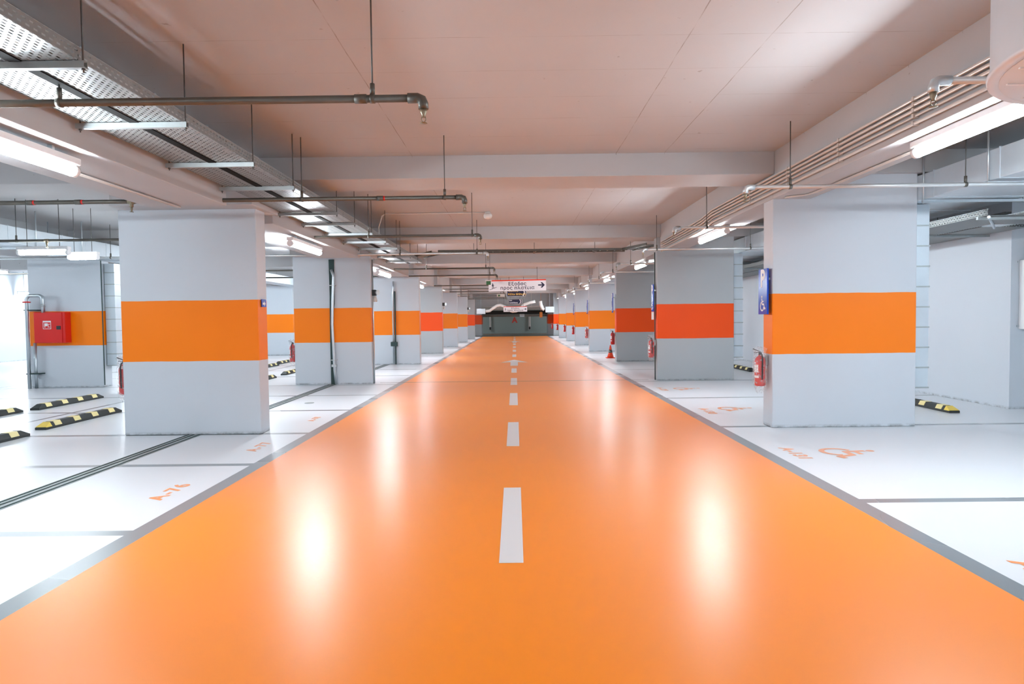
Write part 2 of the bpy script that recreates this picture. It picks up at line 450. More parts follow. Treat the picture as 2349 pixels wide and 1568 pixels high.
# ------------------------------------------------------------------ lane dashes, arrows, stencils
ZP = 0.0015
dy = [(4.22, 6.12), (8.12, 10.0), (11.96, 13.9), (15.6, 17.4), (19.1, 20.75)]
DX = -0.042
n = 0
starts = [(0.3, 2.2)] + dy + [(26.8, 28.7), (31.0, 32.9), (35.0, 36.9), (39.0, 40.9), (47.0, 48.9), (50.4, 52.0), (53.6, 55.2)]
for a, b in starts:
    o = MB().add([(DX-0.08,a,ZP),(DX+0.08,a,ZP),(DX+0.08,b,ZP),(DX-0.08,b,ZP)], [(0,1,2,3)]).build('lane_dash', M['floor_lane_white'])
    tag(o, 'white painted lane dash, %s the camera' % (ORD[n-1] + ' in view to' if n else 'just below the frame at'), 'lane dash', 'white centre line dashes'); n += 1
def arrow(y, L, label):
    p = [(-0.13, y), (0.13, y), (0.13, y+L*0.55), (0.50, y+L*0.50), (0.0, y+L), (-0.50, y+L*0.50), (-0.13, y+L*0.55)]
    tag(MB().add([(DX+a, b, ZP) for a, b in p], [list(range(7))]).build('lane_arrow', M['floor_lane_white']), label, 'lane arrow', 'white arrows on the lane')
arrow(21.9, 3.2, 'white painted arrow on the orange lane, the nearer one'); arrow(42.5, 3.0, 'white painted arrow on the orange lane, the farther one')

def stall(txt, y, side, ln, label, h=0.20):
    if side < 0: o = text_obj('stall_number', txt, h, M['mark_orange'], (-3.27, y, ZP), (0,1,0), (-1,0,0), space=1.2, sx=1.25, bold=0.007)
    else: o = text_obj('stall_number', txt, h, M['mark_orange'], (3.22, y, ZP), (0,-1,0), (1,0,0), space=1.12, sx=1.15, bold=0.010)
    tag(o, label, 'stall number', 'orange stall numbers on the floor'); return o
stall('A-76', 6.10, -1, 0, 'orange stencilled A-76 on the white floor at left')
stall('A-77', 8.26, -1, 0, 'orange stencilled A-77 beside the left foreground pillar')
stall('A-78', 10.55, -1, 0, 'faint orange stencilled stall number just past the left foreground pillar', 0.15)
stall('A-131', 7.52, 1, 0, 'orange stencilled A-131 on the floor before the right foreground pillar')
stall('A-130', 10.95, 1, 0, 'orange stencilled A-130 left of the right foreground pillar')
stall('A-129', 14.35, 1, 0, 'orange stencilled stall number before the second right pillar')
stall('A-132', 3.85, 1, 0, 'orange stencilled stall number cut by the right edge of the photo')
for y, x, w, l in ((7.25, 3.56, 0.56, 'orange wheelchair symbol beside A-131'), (10.92, 3.5, 0.52, 'orange wheelchair symbol beside A-130'), (14.1, 3.5, 0.52, 'orange wheelchair symbol before the second right pillar'), (3.5, 3.56, 0.56, 'orange wheelchair symbol beyond the right edge')):
    if y < 4: continue
    o = icon('wheelchair_symbol', wheelchair(), w, (x, y+w, ZP), (0,-1,0), (1,0,0), M['mark_orange'])
    tag(o, l, 'floor symbol', 'orange wheelchair symbols on the floor')

# expansion joint strips let into the floor
for a, b, l in ((Y0, 9.19, 'grey metal expansion joint strip running up to the left foreground pillar'), (9.56, 16.20, 'grey metal expansion joint strip between the first two left pillars'), (16.65, 23.22, 'grey metal expansion joint strip between the second and third left pillars')):
    j = MB().box(-4.67, -4.45, a, b, -0.015, 0.004).build('joint_strip', M['galv_dull'])
    tag(j, l, 'expansion joint', 'expansion joint strips in the left floor')
    for x in (-4.645, -4.575, -4.49):
        MB().box(x, x+0.018, a, b, 0.004, 0.010).build('joint_rib', M['joint_green'], j)
j = MB().box(-3.44, 3.37, 16.525, 16.56, -0.01, 0.002).build('floor_joint', M['floor_dark'])
tag(j, 'thin dark joint line crossing the orange lane between the second pillars', 'expansion joint')
# covers: hatch
tag(MB().lathe([(0.09, 0.001), (0.09, 0.006), (0.07, 0.008)], -4.0, 12.6, 18).build('floor_drain', M['galv_dull']), 'small round floor drain between the first two left pillars', 'drain')

# ------------------------------------------------------------------ fluorescent lamps
def lamp_batten(loc, L, label, rz=0.0, mat='tube', group='fluorescent lamps along the lane', top=0.175):
    t = thing('fluorescent_lamp', label, 'lamp', loc, group, rz)
    MB().bbox(-0.055, 0.055, -L/2-0.05, L/2+0.05, 0.045, 0.105, 0.008).build('housing', M['white'], t)
    MB().tube([(0, -L/2, 0), (0, L/2, 0)], 0.048, 14).build('tube', M[mat], t)
    for s in (-1, 1):
        MB().tube([(0, s*L/2, 0), (0, s*(L/2+0.045), 0)], 0.052, 14).build('end_cap', M['white'], t)
        if top < 0.2: MB().box(-0.02, 0.02, s*L*0.35-0.015, s*L*0.35+0.015, 0.10, top).build('bracket', M['galv'], t)
        else: MB().tube([(0, s*L*0.35, 0.10), (0, s*L*0.35, top)], 0.006, 6).build('hanger_rod', M['rod'], t)
    return t
first = None
for k in range(-1, 8):
    y = 4.80+7.05*k
    lamp_batten((-3.76, y, 2.90), 1.6, '%s on the underside of the left beam' % ('glowing fluorescent tube lamp, %s in view' % ORD[k] if k >= 0 else 'glowing fluorescent tube lamp behind the camera'), top=0.149)
for k in range(-1, 8):
    y = 5.42+7.18*k if k < 1 else 12.6+7.1*(k-1)
    lamp_batten((3.81, y, 3.11), 1.6, '%s on the underside of the right beam' % ('glowing fluorescent tube lamp, %s in view' % ORD[k] if k >= 0 else 'glowing fluorescent tube lamp behind the camera'), mat='tube_dim' if k in (2,) else 'tube', top=0.109)
for j, (x, y, rz) in enumerate([(-8.60, 11.97, PI/2), (-8.52, 12.95, PI/2), (-20.5, 28.0, PI/2), (-15.9, 5.5, 0), (-15.9, 12.6, 0), (-15.9, 19.7, 0), (-15.9, 26.8, 0), (-15.9, 33.9, 0), (-8.0, 20.0, 0), (-8.0, 27.0, 0), (-9.0, 5.0, 0), (7.5, 4.6, 0), (-6.5, 64.0, 0), (6.5, 64.0, 0)]):  # second-lane, right-bay and end-hall lamps are unseen, added to brighten those areas
    lamp_batten((x, y, 2.9 if j < 3 else 3.2), 1.5 if j > 1 else (0.85, 0.5)[j], ['fluorescent lamp turned across the bay, left of the foreground pillar', 'fluorescent lamp turned across the bay, behind its twin', 'fluorescent lamp glinting by the far left wall',
        'unseen added lamp over the second lane, nearest', 'unseen added lamp over the second lane, second', 'unseen added lamp over the second lane, third', 'unseen added lamp over the second lane, fourth', 'unseen added lamp over the second lane, fifth', 'lamp over the left bays behind the second pillar', 'lamp over the left bays behind the third pillar', 'lamp over the left bays outside the frame', 'unseen lamp added outside the frame to brighten the right bays', 'unseen lamp added behind the left end wall to light the far wall', 'unseen lamp added behind the right end wall to light the far wall'][j], rz, 'tube_dim' if j < 2 else 'tube', group='fluorescent lamps in the left bays', top=ZC-(2.9 if j < 3 else 3.2))

# ------------------------------------------------------------------ sprinkler pipes
def sprinkler(y, x_end, x_far, z, r, rods, label, group, mat, heads=(), pend=()):
    s = 1 if x_far < x_end else -1            # pipe runs from x_far to x_end, elbow at x_end
    t = thing('sprinkler_pipe', label, 'sprinkler pipe', (x_end, y, z), group)
    MB().tube([(0, 0, 0), (x_far-x_end, 0, 0)], r, 12).build('pipe', M[mat], t)
    el = MB().tube([(-s*0.05, 0, 0), (s*0.015, 0, 0), (s*0.045, 0, -0.012), (s*0.055, 0, -0.04), (s*0.055, 0, -0.075)], r*1.35, 12).build('elbow', M[mat], t)
    hd = MB().lathe([(r*0.95, -0.075), (r*0.8, -0.10), (r*0.5, -0.115), (r*0.45, -0.13)], s*0.055, 0, 12)
    hd.tube([(s*0.055-0.012, 0, -0.125), (s*0.055-0.016, 0, -0.145), (s*0.055-0.004, 0, -0.165)], 0.003, 6)
    hd.tube([(s*0.055+0.012, 0, -0.125), (s*0.055+0.016, 0, -0.145), (s*0.055+0.004, 0, -0.165)], 0.003, 6)
    h = hd.build('sprinkler_head', M['brass'], t)
    MB().lathe([(0.026, -0.170), (0.026, -0.166)], s*0.055, 0, 14).build('deflector', M['brass'], h)
    for x in rods:
        dx = x - x_end
        top = ZC - z if abs(x+3.085) > 1e-4 else 3.224 - z
        MB().tube([(dx, 0, r), (dx, 0, top)], 0.006, 6).build('hanger_rod', M['rod'], t)
        c = MB().tube([(dx-0.016, 0, 0), (dx+0.016, 0, 0)], r*1.22, 12)
        c.tube([(dx, 0, r), (dx, 0, r+0.075)], 0.017, 8); c.build('hanger_clamp', M['pipe'], t)
        if heads and x == rods[0]:
            pass
    for x in heads:
        dx = x - x_end
        cp = MB().tube([(dx-0.04, 0, 0), (dx+0.04, 0, 0)], r*1.22, 12).build('coupling', M[mat], t)
        if len(heads) == 3: MB().tube([(dx+0.04, 0, 0), (dx+0.062, 0, 0)], r*1.12, 12).build('seal_ring', M['red'], cp)
    for x in pend:
        dx = x - x_end
        hd = MB().tube([(dx-0.04, 0, 0), (dx+0.04, 0, 0)], r*1.2, 12).lathe([(r*0.9, -0.07), (r*0.9, 0.0)], dx, 0, 12)
        hd.lathe([(0.008, -0.125), (0.012, -0.10), (0.014, -0.07)], dx, 0, 10)
        h = hd.build('sprinkler_head', M['brass'], t)
        MB().lathe([(0.024, -0.130), (0.024, -0.126)], dx, 0, 12).build('deflector', M['brass'], h)
    return t
PY = [4.50, 8.15, 11.85, 15.1, 19.6, 22.8, 29.75, 33.2, 36.6, 40.3, 43.6, 47.2, 50.6]
for i, y in enumerate(PY):
    rods = [-0.95, -3.085, -5.5, -8.6] if i == 0 else [-0.85, -2.62, -6.6, -9.3] if i < 5 else [-0.85]
    if i == 2: rods = [-0.75, -2.62, -6.7, -9.0]
    sprinkler(y, -0.66, -20 if i < 5 else -10, 3.10, 0.026 if i < 2 else 0.024, rods,
              'sprinkler pipe ending left of the lane centre, %s to the camera' % ORD[i], 'sprinkler pipes from the left', 'pipe' if i != 3 else 'pipe_light', heads=([-1.03, -4.3] if i == 0 else [-1.65, -5.4, -6.0] if i == 1 else []), pend=[-4.74] if i == 1 else [-8.45, -5.7] if i == 2 else [])
for i, y in enumerate([4.30, 7.75, 11.2, 14.75, 18.6, 22.0, 25.6, 29.0, 32.6, 36.0, 39.8]):
    sprinkler(y, 2.78 if i < 3 else 2.95, 8.0, 3.10, 0.024, [[4.9], [3.25, 5.3], [3.28, 5.3], [3.2, 5.3]][i] if i < 4 else [3.3],
              'sprinkler pipe ending right of the lane, %s to the camera' % ORD[i], 'sprinkler pipes from the right', 'pipe_light')

# ------------------------------------------------------------------ cable trays on the left
def cable_tray(x0, x1, y0, y1, z, h, label, group, mat='perf'):
    t = thing('cable_tray', label, 'cable tray', (x0, y0, z), group)
    w, L = x1-x0, y1-y0
    MB().box(0, w, 0, L, 0, 0.002).build('tray_floor', M[mat], t)
    for a in (0, w):
        MB().box(a-0.001, a+0.001, 0, L, 0.002, h).build('side_flange', M[mat], t)
        lip = (a, a+0.014) if a == 0 else (a-0.014, a)
        MB().box(lip[0], lip[1], 0, L, h, h+0.003).build('flange_lip', M['galv'], t)
    return t
cable_tray(-3.50, -3.125, -6.5, 19.2, 3.235, 0.085, 'left one of the twin perforated cable trays under the ceiling', 'twin cable trays left of the lane')
cable_tray(-3.045, -2.70, -6.5, 19.2, 3.235, 0.085, 'right one of the twin perforated cable trays, on the lane side', 'twin cable trays left of the lane')
mbk = MB().box(-3.123, -3.047, -6.5, 19.2, 3.226, 3.245).build('tray_joint_rail', M['matt_black']); tag(mbk, 'dark slotted rail in the gap between the twin cable trays', 'rail')
for i, (ya, yb, sep) in enumerate([(-6.0, 19.0, 0.0)]):
    for q, x in enumerate((-3.36, -3.25, -2.95, -2.84)):
        pts = [(x+0.012*math.sin(k*1.7+q), -6+k*1.0, 3.2545+0.003*math.sin(k*2.1+q)) for k in range(26)]
        tag(MB().tube(pts, 0.0125, 8).build('power_cable', M['cable']), 'black cable lying in the %s cable tray, %s of its pair' % (('left', 'left', 'right', 'right')[q], ('left', 'right')[q % 2]), 'cable', 'cables in the twin trays')
for i, y in enumerate([4.13, 5.40, 6.78, 8.0, 9.95, 11.05, 12.35, 13.65, 14.95, 16.9, 18.2]):
    t = thing('trapeze_hanger', 'galvanised strut hanger under the twin cable trays, %s to the camera' % ORD[i], 'tray hanger', (-3.1, y, 3.19), 'strut hangers under the twin trays')
    st = MB().box(-0.47, 0.44, -0.02, 0.02, -0.004, 0.004).box(-0.47, 0.44, -0.02, -0.017, 0.004, 0.040).box(-0.47, 0.44, 0.017, 0.02, 0.004, 0.040).build('strut', M['galv_dull'], t)
    MB().tube([(0.425, 0, -0.03), (0.425, 0, (ZT if 9.15 < y % 7.05 + 7.05 < 9.9 and False else ZC)-3.19)], 0.0055, 6).build('hanger_rod', M['rod'], t)
    MB().tube([(-0.44, 0, -0.03), (-0.44, 0, 0.66)], 0.0055, 6).build('hanger_rod', M['rod'], t)
    for x in (0.425, -0.44): MB().tube([(x, 0, -0.014), (x, 0, -0.004)], 0.012, 6).build('nut', M['rod'], t)
c = MB().tube([(-3.545, -6, 3.835), (-3.545, 8.6, 3.835)], 0.012, 8).build('conduit', M['conduit'])
tag(c, 'single pale conduit in the corner of ceiling and left beam above the trays', 'conduit')
for k in range(7): MB().box(-3.57, -3.52, 1.0+k*1.1, 1.04+k*1.1, 3.815, 3.858).build('conduit_clip', M['galv'], c)

# ------------------------------------------------------------------ conduits on the right beam
zs = [3.505, 3.455, 3.405, 3.355, 3.29]
for q, z in enumerate(zs):
    x = 3.582 if q != 3 else 3.590
    pts = [(x, -6, z), (x, 9.0, z), (x, 11.9, z), (x, 12.6, z-0.06), (x, 16.0, z-0.10)] if q < 4 else [(x, -6, z), (x, 11.9, z), (x, 12.6, z-0.07), (x, 16.0, z-0.11)]
    c = MB().tube(pts, 0.016 if q != 3 else 0.011, 8).build('conduit', M['conduit'])
    tag(c, 'pale conduit along the face of the right beam, %s of the bundle' % ['topmost', 'second from the top', 'middle', 'fourth from the top', 'lowest'][q], 'conduit', 'conduits along the right beam')
    for k in range(7):
        yk = 3.2+k*1.35
        if yk > 11: break
        MB().box(3.562, 3.6185, yk, yk+0.03, z-0.019, z+0.019).build('conduit_clip', M['conduit'], c)
for side, x, z in ((1, 4.02, 3.205), (-1, -4.16, 3.03)):
    yl = 5.9 if side > 0 else 5.95
    for q in range(2):
        xx = x + 0.03*q*side - (0.06 if side > 0 else 0)
        pts = [(xx, yl, z), (xx, 8.75-0.08*q, z), (xx-0.06*side, 8.92-0.05*q, z), (3.72 if side > 0 else xx-0.06*side, 9.05-0.04*q if side > 0 else 9.1, z)]
        if side < 0: pts = [(xx, yl, z), (xx, 8.2, z)]
        tag(MB().tube(pts, 0.010, 8).build('conduit', M['conduit']), '%s thin conduit on the underside of the %s beam beyond the lamp' % (('inner', 'outer')[q], 'right' if side > 0 else 'left'), 'conduit', 'thin conduits under the beams')

# ------------------------------------------------------------------ smoke detector with its conduit
t = thing('smoke_detector', 'round white smoke detector on a conduit under the ceiling', 'smoke detector', (-0.55, 14.0, ZC))
MB().tube([(0, 0, -0.035), (0, 0, 0)], 0.055, 16).build('base', M['conduit'], t)
MB().lathe([(0.03, -0.15), (0.075, -0.135), (0.09, -0.10), (0.09, -0.06), (0.06, -0.035)], 0, 0, 18).build('detector_body', M['conduit'], t)
tag(MB().tube([(-0.62, 14.0, 3.845), (-2.72, 14.0, 3.845), (-2.80, 13.98, 3.80), (-2.86, 13.9, 3.55), (-2.84, 13.85, 3.33)], 0.014, 8).build('conduit', M['conduit']), 'conduit crossing the ceiling to the smoke detector and bending down to the tray', 'conduit')

# ------------------------------------------------------------------ cable ladder across the lane
def ladder(p0, p1, w, label, nr):
    p0, p1 = Vector(p0), Vector(p1); d = (p1-p0).normalized(); s = d.cross(Vector((0,0,1))).normalized()*w/2
    t = thing('cable_ladder', label, 'cable ladder', p0, 'cable ladder crossing the lane')
    for sg in (-1, 1):
        a = s*sg; b = p1-p0+s*sg
        m_ = MB(); u = Vector((0,0,0.03)); v = s.normalized()*0.008
        m_.add([a-u-v, a-u+v, a+u+v, a+u-v, b-u-v, b-u+v, b+u+v, b+u-v], [(0,1,2,3),(7,6,5,4),(0,4,5,1),(1,5,6,2),(2,6,7,3),(3,7,4,0)]).build('side_rail', M['pipe'], t)
    for k in range(nr):
        q = (p1-p0)*((k+0.5)/nr)
        MB().tube([q-s, q+s], 0.011, 6).build('rung', M['galv_dull'], t)
    return t
ladder((-2.05, 17.9, 3.42), (3.05, 17.9, 3.42), 0.42, 'cable ladder crossing under the ceiling from left to right', 26)
ladder((-2.05, 17.9, 3.42), (-2.85, 19.3, 3.42), 0.42, 'short slanting cable ladder joining the left trays', 8)
ladder((3.05, 17.9, 3.42), (3.52, 16.6, 3.42), 0.40, 'short slanting cable ladder at the right beam', 7)
for x in (-1.1, 0.55, 2.2):
    tag(MB().tube([(x, 17.9, 3.40), (x, 17.9, ZC)], 0.007, 6).box(x-0.03, x+0.03, 17.66, 18.14, 3.375, 3.392).build('ladder_hanger', M['rod']), 'hanger of the cable ladder, %s' % ('left one' if x < 0 else 'middle one' if x < 1 else 'right one'), 'ladder hanger', 'hangers of the cable ladder')

# ------------------------------------------------------------------ wheel stops
def wheel_stop(label, loc, L, tip=None, group='wheel stops in the left bays', tip_far=None):
    t = thing('wheel_stop', label, 'wheel stop', loc, group)
    b, tp, h, e = 0.085, 0.05, 0.10, 0.13
    sec = lambda y, k, hh: [(-b, y, 0), (b, y, 0), (b, y, 0.035), (b-(b-tp)*k, y, hh), (-(b-(b-tp)*k), y, hh), (-b, y, 0.035)]
    rings = [sec(0, 0.35, 0.037), sec(e, 1, h), sec(L-e, 1, h), sec(L, 0.35, 0.037)]
    vs = [p for r in rings for p in r]; fs = []
    for i in range(3):
        for k in range(6): fs.append((i*6+k, i*6+(k+1)%6, (i+1)*6+(k+1)%6, (i+1)*6+k))
    fs += [list(range(6))[::-1], [18+k for k in range(6)]]
    mb_ = MB().add(vs, fs)
    mb_.box(-0.053, 0.053, L/2-0.006, L/2+0.006, 0.09, 0.104)
    mb_.build('rubber_body', M['rubber'], t)
    for q in range(4):
        y = 0.20+(L-0.40-0.15)*q/3.0
        o = 0.003
        pr = [(-b-o, 0.040), (-tp-o, h+o), (tp+o, h+o), (b+o, 0.040)]
        vs = [(x, yy, z) for yy in (y, y+0.15) for x, z in pr]
        vs += [(x*0.94, yy, z-0.006) for yy in (y, y+0.15) for x, z in pr]
        MB().add(vs, [(0,1,5,4),(1,2,6,5),(2,3,7,6),(8,12,13,9),(9,13,14,10),(10,14,15,11),(0,8,9,1),(1,9,10,2),(2,10,11,3),(4,5,13,12),(5,6,14,13),(6,7,15,14),(0,4,12,8),(3,11,15,7)]).build('reflector', M['pale_yellow'], t)
    if tip is not None:
        o = 0.004
        for y_a, y_b in ((0, e) if tip == 0 else (L, L-e),):
            vs = [(-b*0.95, y_a, 0.038+o), (b*0.95, y_a, 0.038+o), (tp, y_b, h+o), (-tp, y_b, h+o), (-b-o, y_a+(y_b-y_a)*0.1, 0.037), (b+o, y_a+(y_b-y_a)*0.1, 0.037), (-b-o, y_b, 0.037), (b+o, y_b, 0.037)]
            MB().add(vs, [(0,1,2,3), (0,3,6,4), (1,5,7,2), (3,2,7,6)]).build('yellow_end', M['yellow'], t)
    return t
wheel_stop('black rubber wheel stop with a yellow tip, left of the foreground pillar', (-7.16, 9.76, 0), 1.90, 0)
wheel_stop('black rubber wheel stop without a yellow tip, behind the tipped one on the left', (-8.90, 12.0, 0), 1.90)
wheel_stop('black wheel stop cut by the left edge of the photo, the farther one', (-9.02, 9.87, 0), 1.90)
wheel_stop('black wheel stop cut by the left edge of the photo, the nearer one', (-7.03, 7.36, 0), 1.90)
wheel_stop('wheel stop in the gap behind the left foreground pillar, lower left', (-6.80, 16.45, 0), 1.87)
wheel_stop('wheel stop in the gap behind the left foreground pillar, lower right', (-6.82, 19.15, 0), 1.87)
wheel_stop('wheel stop in the gap behind the left foreground pillar, upper left', (-8.55, 21.5, 0), 1.87)
wheel_stop('wheel stop in the gap behind the left foreground pillar, upper right', (-8.75, 24.0, 0), 1.87)
wheel_stop('black and yellow wheel stop right of the right foreground pillar', (7.0, 10.42, 0), 1.9, 0, 'wheel stops in the right bays')
wheel_stop('black and yellow wheel stop left of the right foreground pillar, behind the extinguisher', (6.70, 18.5, 0), 1.9, None, 'wheel stops in the right bays')

# ------------------------------------------------------------------ fire extinguishers
def extinguisher(loc, label, group, bag=True, out=(-1, 0), scale=1.0, low=False):
    t = thing('fire_extinguisher', label, 'fire extinguisher', loc, group)
    rz = math.atan2(out[1], out[0]); t.rotation_euler = (0, 0, rz); t.scale = (scale,)*3
    # local: wall behind at x = -0.10, faces +x ; z 0 = bottom of the cylinder
    MB().lathe([(0.055, 0.0), (0.074, 0.012), (0.075, 0.05), (0.075, 0.355), (0.068, 0.39), (0.045, 0.42), (0.025, 0.435), (0.022, 0.45)], 0, 0, 22).build('cylinder', M['red'], t)
    lb = MB(); nn = 10
    for z0, z1, a0, a1 in ((0.20, 0.31, -0.9, 0.9), (0.12, 0.155, -1.2, 1.0), (0.325, 0.345, -0.5, 0.4)):
        vs = []
        for z in (z0, z1):
            for k in range(nn+1):
                a = a0+(a1-a0)*k/nn; vs.append((0.0765*math.cos(a), 0.0765*math.sin(a), z))
        lb.add(vs, [(k, k+1, nn+2+k, nn+1+k) for k in range(nn)], 0, True)
    lb.build('label_sticker', M['white'], t)
    MB().lathe([(0.02, 0.45), (0.026, 0.455), (0.026, 0.485), (0.018, 0.49)], 0, 0, 12).build('valve', M['black'], t)
    h = MB().add([(-0.012, -0.01, 0.485), (-0.012, 0.01, 0.485), (0.10, 0.012, 0.53), (0.10, -0.012, 0.53), (-0.012, -0.01, 0.495), (-0.012, 0.01, 0.495), (0.10, 0.012, 0.54), (0.10, -0.012, 0.54)], [(0,1,2,3),(7,6,5,4),(0,4,5,1),(1,5,6,2),(2,6,7,3),(3,7,4,0)])
    h.box(-0.01, 0.085, -0.01, 0.01, 0.478, 0.487); h.build('handle', M['black'], t)
    MB().tube([(0.0, 0.02, 0.465), (0.0, 0.07, 0.455), (0.0, 0.095, 0.40), (0.0, 0.092, 0.20), (0.0, 0.088, 0.10)], 0.011, 8).build('hose', M['black'], t)
    MB().tube([(0.026, 0, 0.47), (0.038, 0, 0.47)], 0.014, 10).build('gauge', M['white'], t)
    MB().box(-0.10, -0.07, -0.03, 0.03, 0.30, 0.44).box(-0.085, 0.0, -0.008, 0.008, 0.405, 0.42).build('wall_bracket', M['galv_dull'], t)
    if bag:
        rnd = random.Random(label); n_, rings = 18, [(0.05, -0.10), (0.062, -0.055), (0.085, -0.01), (0.094, 0.08), (0.098, 0.2), (0.098, 0.32), (0.092, 0.42), (0.085, 0.48), (0.10, 0.53), (0.06, 0.565)]
        vs = []
        for r, z in rings:
            for k in range(n_):
                a = 2*PI*k/n_; rr = r*(1+rnd.uniform(-0.09, 0.09))
                x = rr*math.cos(a); x = max(x, -0.085)
                vs.append((x, rr*math.sin(a), z+rnd.uniform(-0.012, 0.012)))
        fs = [(i*n_+k, i*n_+(k+1)%n_, (i+1)*n_+(k+1)%n_, (i+1)*n_+k) for i in range(len(rings)-1) for k in range(n_)]
        MB().add(vs, fs, 0, True).build('plastic_bag', M['bag'], t)
    return t
G = 'fire extinguishers on the right pillars'
extinguisher((3.525, 9.42, 0.58), 'red fire extinguisher in a plastic bag on the right foreground pillar', G)
extinguisher((3.425, 16.45, 0.57), 'bagged red fire extinguisher on the second right pillar', G)
extinguisher((3.525, 23.62, 0.60), 'red fire extinguisher on the third right pillar above the traffic cone', G, False)
for i, l in zip(range(3, 8), ['fourth', 'fifth', 'sixth', 'seventh', 'eighth and farthest']):
    y, x0, _ = RIGHT[i]
    extinguisher((x0-0.11, y+0.17, 0.62), 'small red fire extinguisher on the %s right pillar' % l, G, i == 3)
G = 'fire extinguishers on the left pillars'
extinguisher((-5.66, 9.42, 0.56), 'bagged red fire extinguisher on the hidden end of the left foreground pillar', G)
extinguisher((-5.61, 16.45, 0.56), 'bagged red fire extinguisher beside the second left pillar', G)
extinguisher((-12.21, 16.45, 0.55), 'red fire extinguisher peeking out behind the fire hose riser pipe', G)

# ------------------------------------------------------------------ parking signs on the right pillars
def p_sign(x, y0, y1, z0, z1, label, gap=0.045, extra=False):
    t = thing('parking_sign', label, 'parking sign', (x, (y0+y1)/2, z0), 'blue parking signs on the right pillars')
    w, h = y1-y0, z1-z0
    MB().bbox(-0.012, 0.012, -w/2, w/2, 0, h, 0.003).build('sign_plate', M['blue'], t)
    for q in (-0.09, 0.09): MB().box(0.012, gap, q-0.015, q+0.015, h*0.75, h*0.8).build('bracket', M['galv_dull'], t)
    o = text_obj('letter_p', 'P', h*0.52, M['white'], (-0.0135, 0.0, h*0.77), (0,-1,0), (0,0,1), 0.0008, t, bold=0.014, sx=0.9)
    icon('wheelchair_pictogram', wheelchair(), h*0.30, (-0.0135, h*0.15, h*0.08), (0,-1,0), (0,0,1), M['white'], 0, t)
    if extra:
        MB().box(-0.008, 0.008, -w/2, w/2, -0.20, -0.01).build('supplementary_plate', M['white'], t)
    return t
p_sign(3.578, 9.27, 9.60, 1.61, 2.26, 'blue P and wheelchair parking sign on the right foreground pillar', 0.056)
p_sign(3.47, 16.38, 16.60, 1.72, 2.40, 'blue parking sign with a white plate below, on the second right pillar', 0.07, True)
p_sign(3.53, 23.55, 23.80, 1.75, 2.45, 'thin blue parking sign seen edge-on at the third right pillar', 0.11)
p_sign(3.40, 30.65, 30.9, 1.75, 2.40, 'small blue parking sign at the fourth right pillar', 0.08)
p_sign(3.38, 37.55, 37.8, 1.75, 2.40, 'tiny blue parking sign at the fifth right pillar', 0.08)
# conduit run down the second right pillar
tag(MB().tube([(3.52, 16.46, 0.0), (3.52, 16.46, 3.2)], 0.012, 8).build('conduit', M['joint_green']), 'dark conduit running down the end of the second right pillar', 'conduit')

# small blue arrow sign on the left foreground pillar
t = thing('arrow_sign', 'small blue sign with a white arrow on the end of the left foreground pillar', 'sign', (-3.603, 9.38, 1.80))
MB().box(0, 0.008, -0.08, 0.08, 0, 0.11).build('sign_plate', M['blue'], t)
icon('arrow', [[(-0.5,-0.14),(0.05,-0.14),(0.05,-0.36),(0.5,0),(0.05,0.36),(0.05,0.14),(-0.5,0.14)]], 0.11, (0.009, 0, 0.048), (0,1,0), (0,0,1), M['white'], 0, t)

# ------------------------------------------------------------------ fire hose cabinet and riser
t = thing('fire_hose_cabinet', 'red fire hose cabinet on the far left banded pillar', 'fire hose cabinet', (-11.42, 16.24, 1.12))
MB().bbox(-0.40, 0.37, -0.22, 0, 0, 0.76, 0.008).build('cabinet_body', M['red_cab'], t)
dr = MB().bbox(-0.385, 0.30, -0.235, -0.221, 0.015, 0.745, 0.004).build('door', M['red_cab'], t)
MB().box(0.17, 0.27, -0.245, -0.235, 0.33, 0.42).build('latch', M['black'], dr)
ic = []
ic += stroke([(0,0),(0,1),(1,1),(1,0),(0,0)], 0.06) + [[(0.03,0.84),(0.97,0.84),(0.97,0.97),(0.03,0.97)], [(0.16,0.35),(0.6,0.35),(0.6,0.72),(0.16,0.72)], [(0.18,0.15),(0.27,0.15),(0.27,0.4),(0.18,0.4)]] + stroke([(0.6,0.6),(0.9,0.6)],0.05) + stroke([(0.6,0.22),(0.9,0.22)],0.05) + stroke([(0.7,0.22),(0.7,0.6)],0.05)
icon('pictogram', ic, 0.19, (-0.16, -0.2365, 0.35), (1,0,0), (0,0,1), M['white'], 0, dr)
t = thing('riser_pipe', 'pair of grey riser pipes with a red valve wheel left of the fire hose cabinet', 'riser pipe', (-12.0, 16.05, 0))
MB().tube([(0, 0, 0), (0, 0, 2.20), (0.02, 0, 2.26), (0.07, 0, 2.29), (0.33, 0, 2.29), (0.38, 0, 2.26), (0.40, 0, 2.20), (0.40, 0, 1.86)], 0.042, 12).build('riser', M['galv'], t)
MB().tube([(0.11, 0.08, 0), (0.11, 0.08, 1.12)], 0.036, 12).build('branch', M['galv'], t)
MB().tube([(0, 0, 2.115), (0, 0, 2.145)], 0.085, 16).build('valve_wheel', M['red'], t)
for z in (0.35, 1.92): MB().box(-0.06, 0.26, -0.03, 0.19, z, z+0.025).build('pipe_clamp', M['joint_green'], t)
for z in (2.0, 2.05): MB().tube([(0.40, 0, z), (0.40, 0, z+0.03)], 0.052, 12).build('coupling', M['pipe_light'], t)

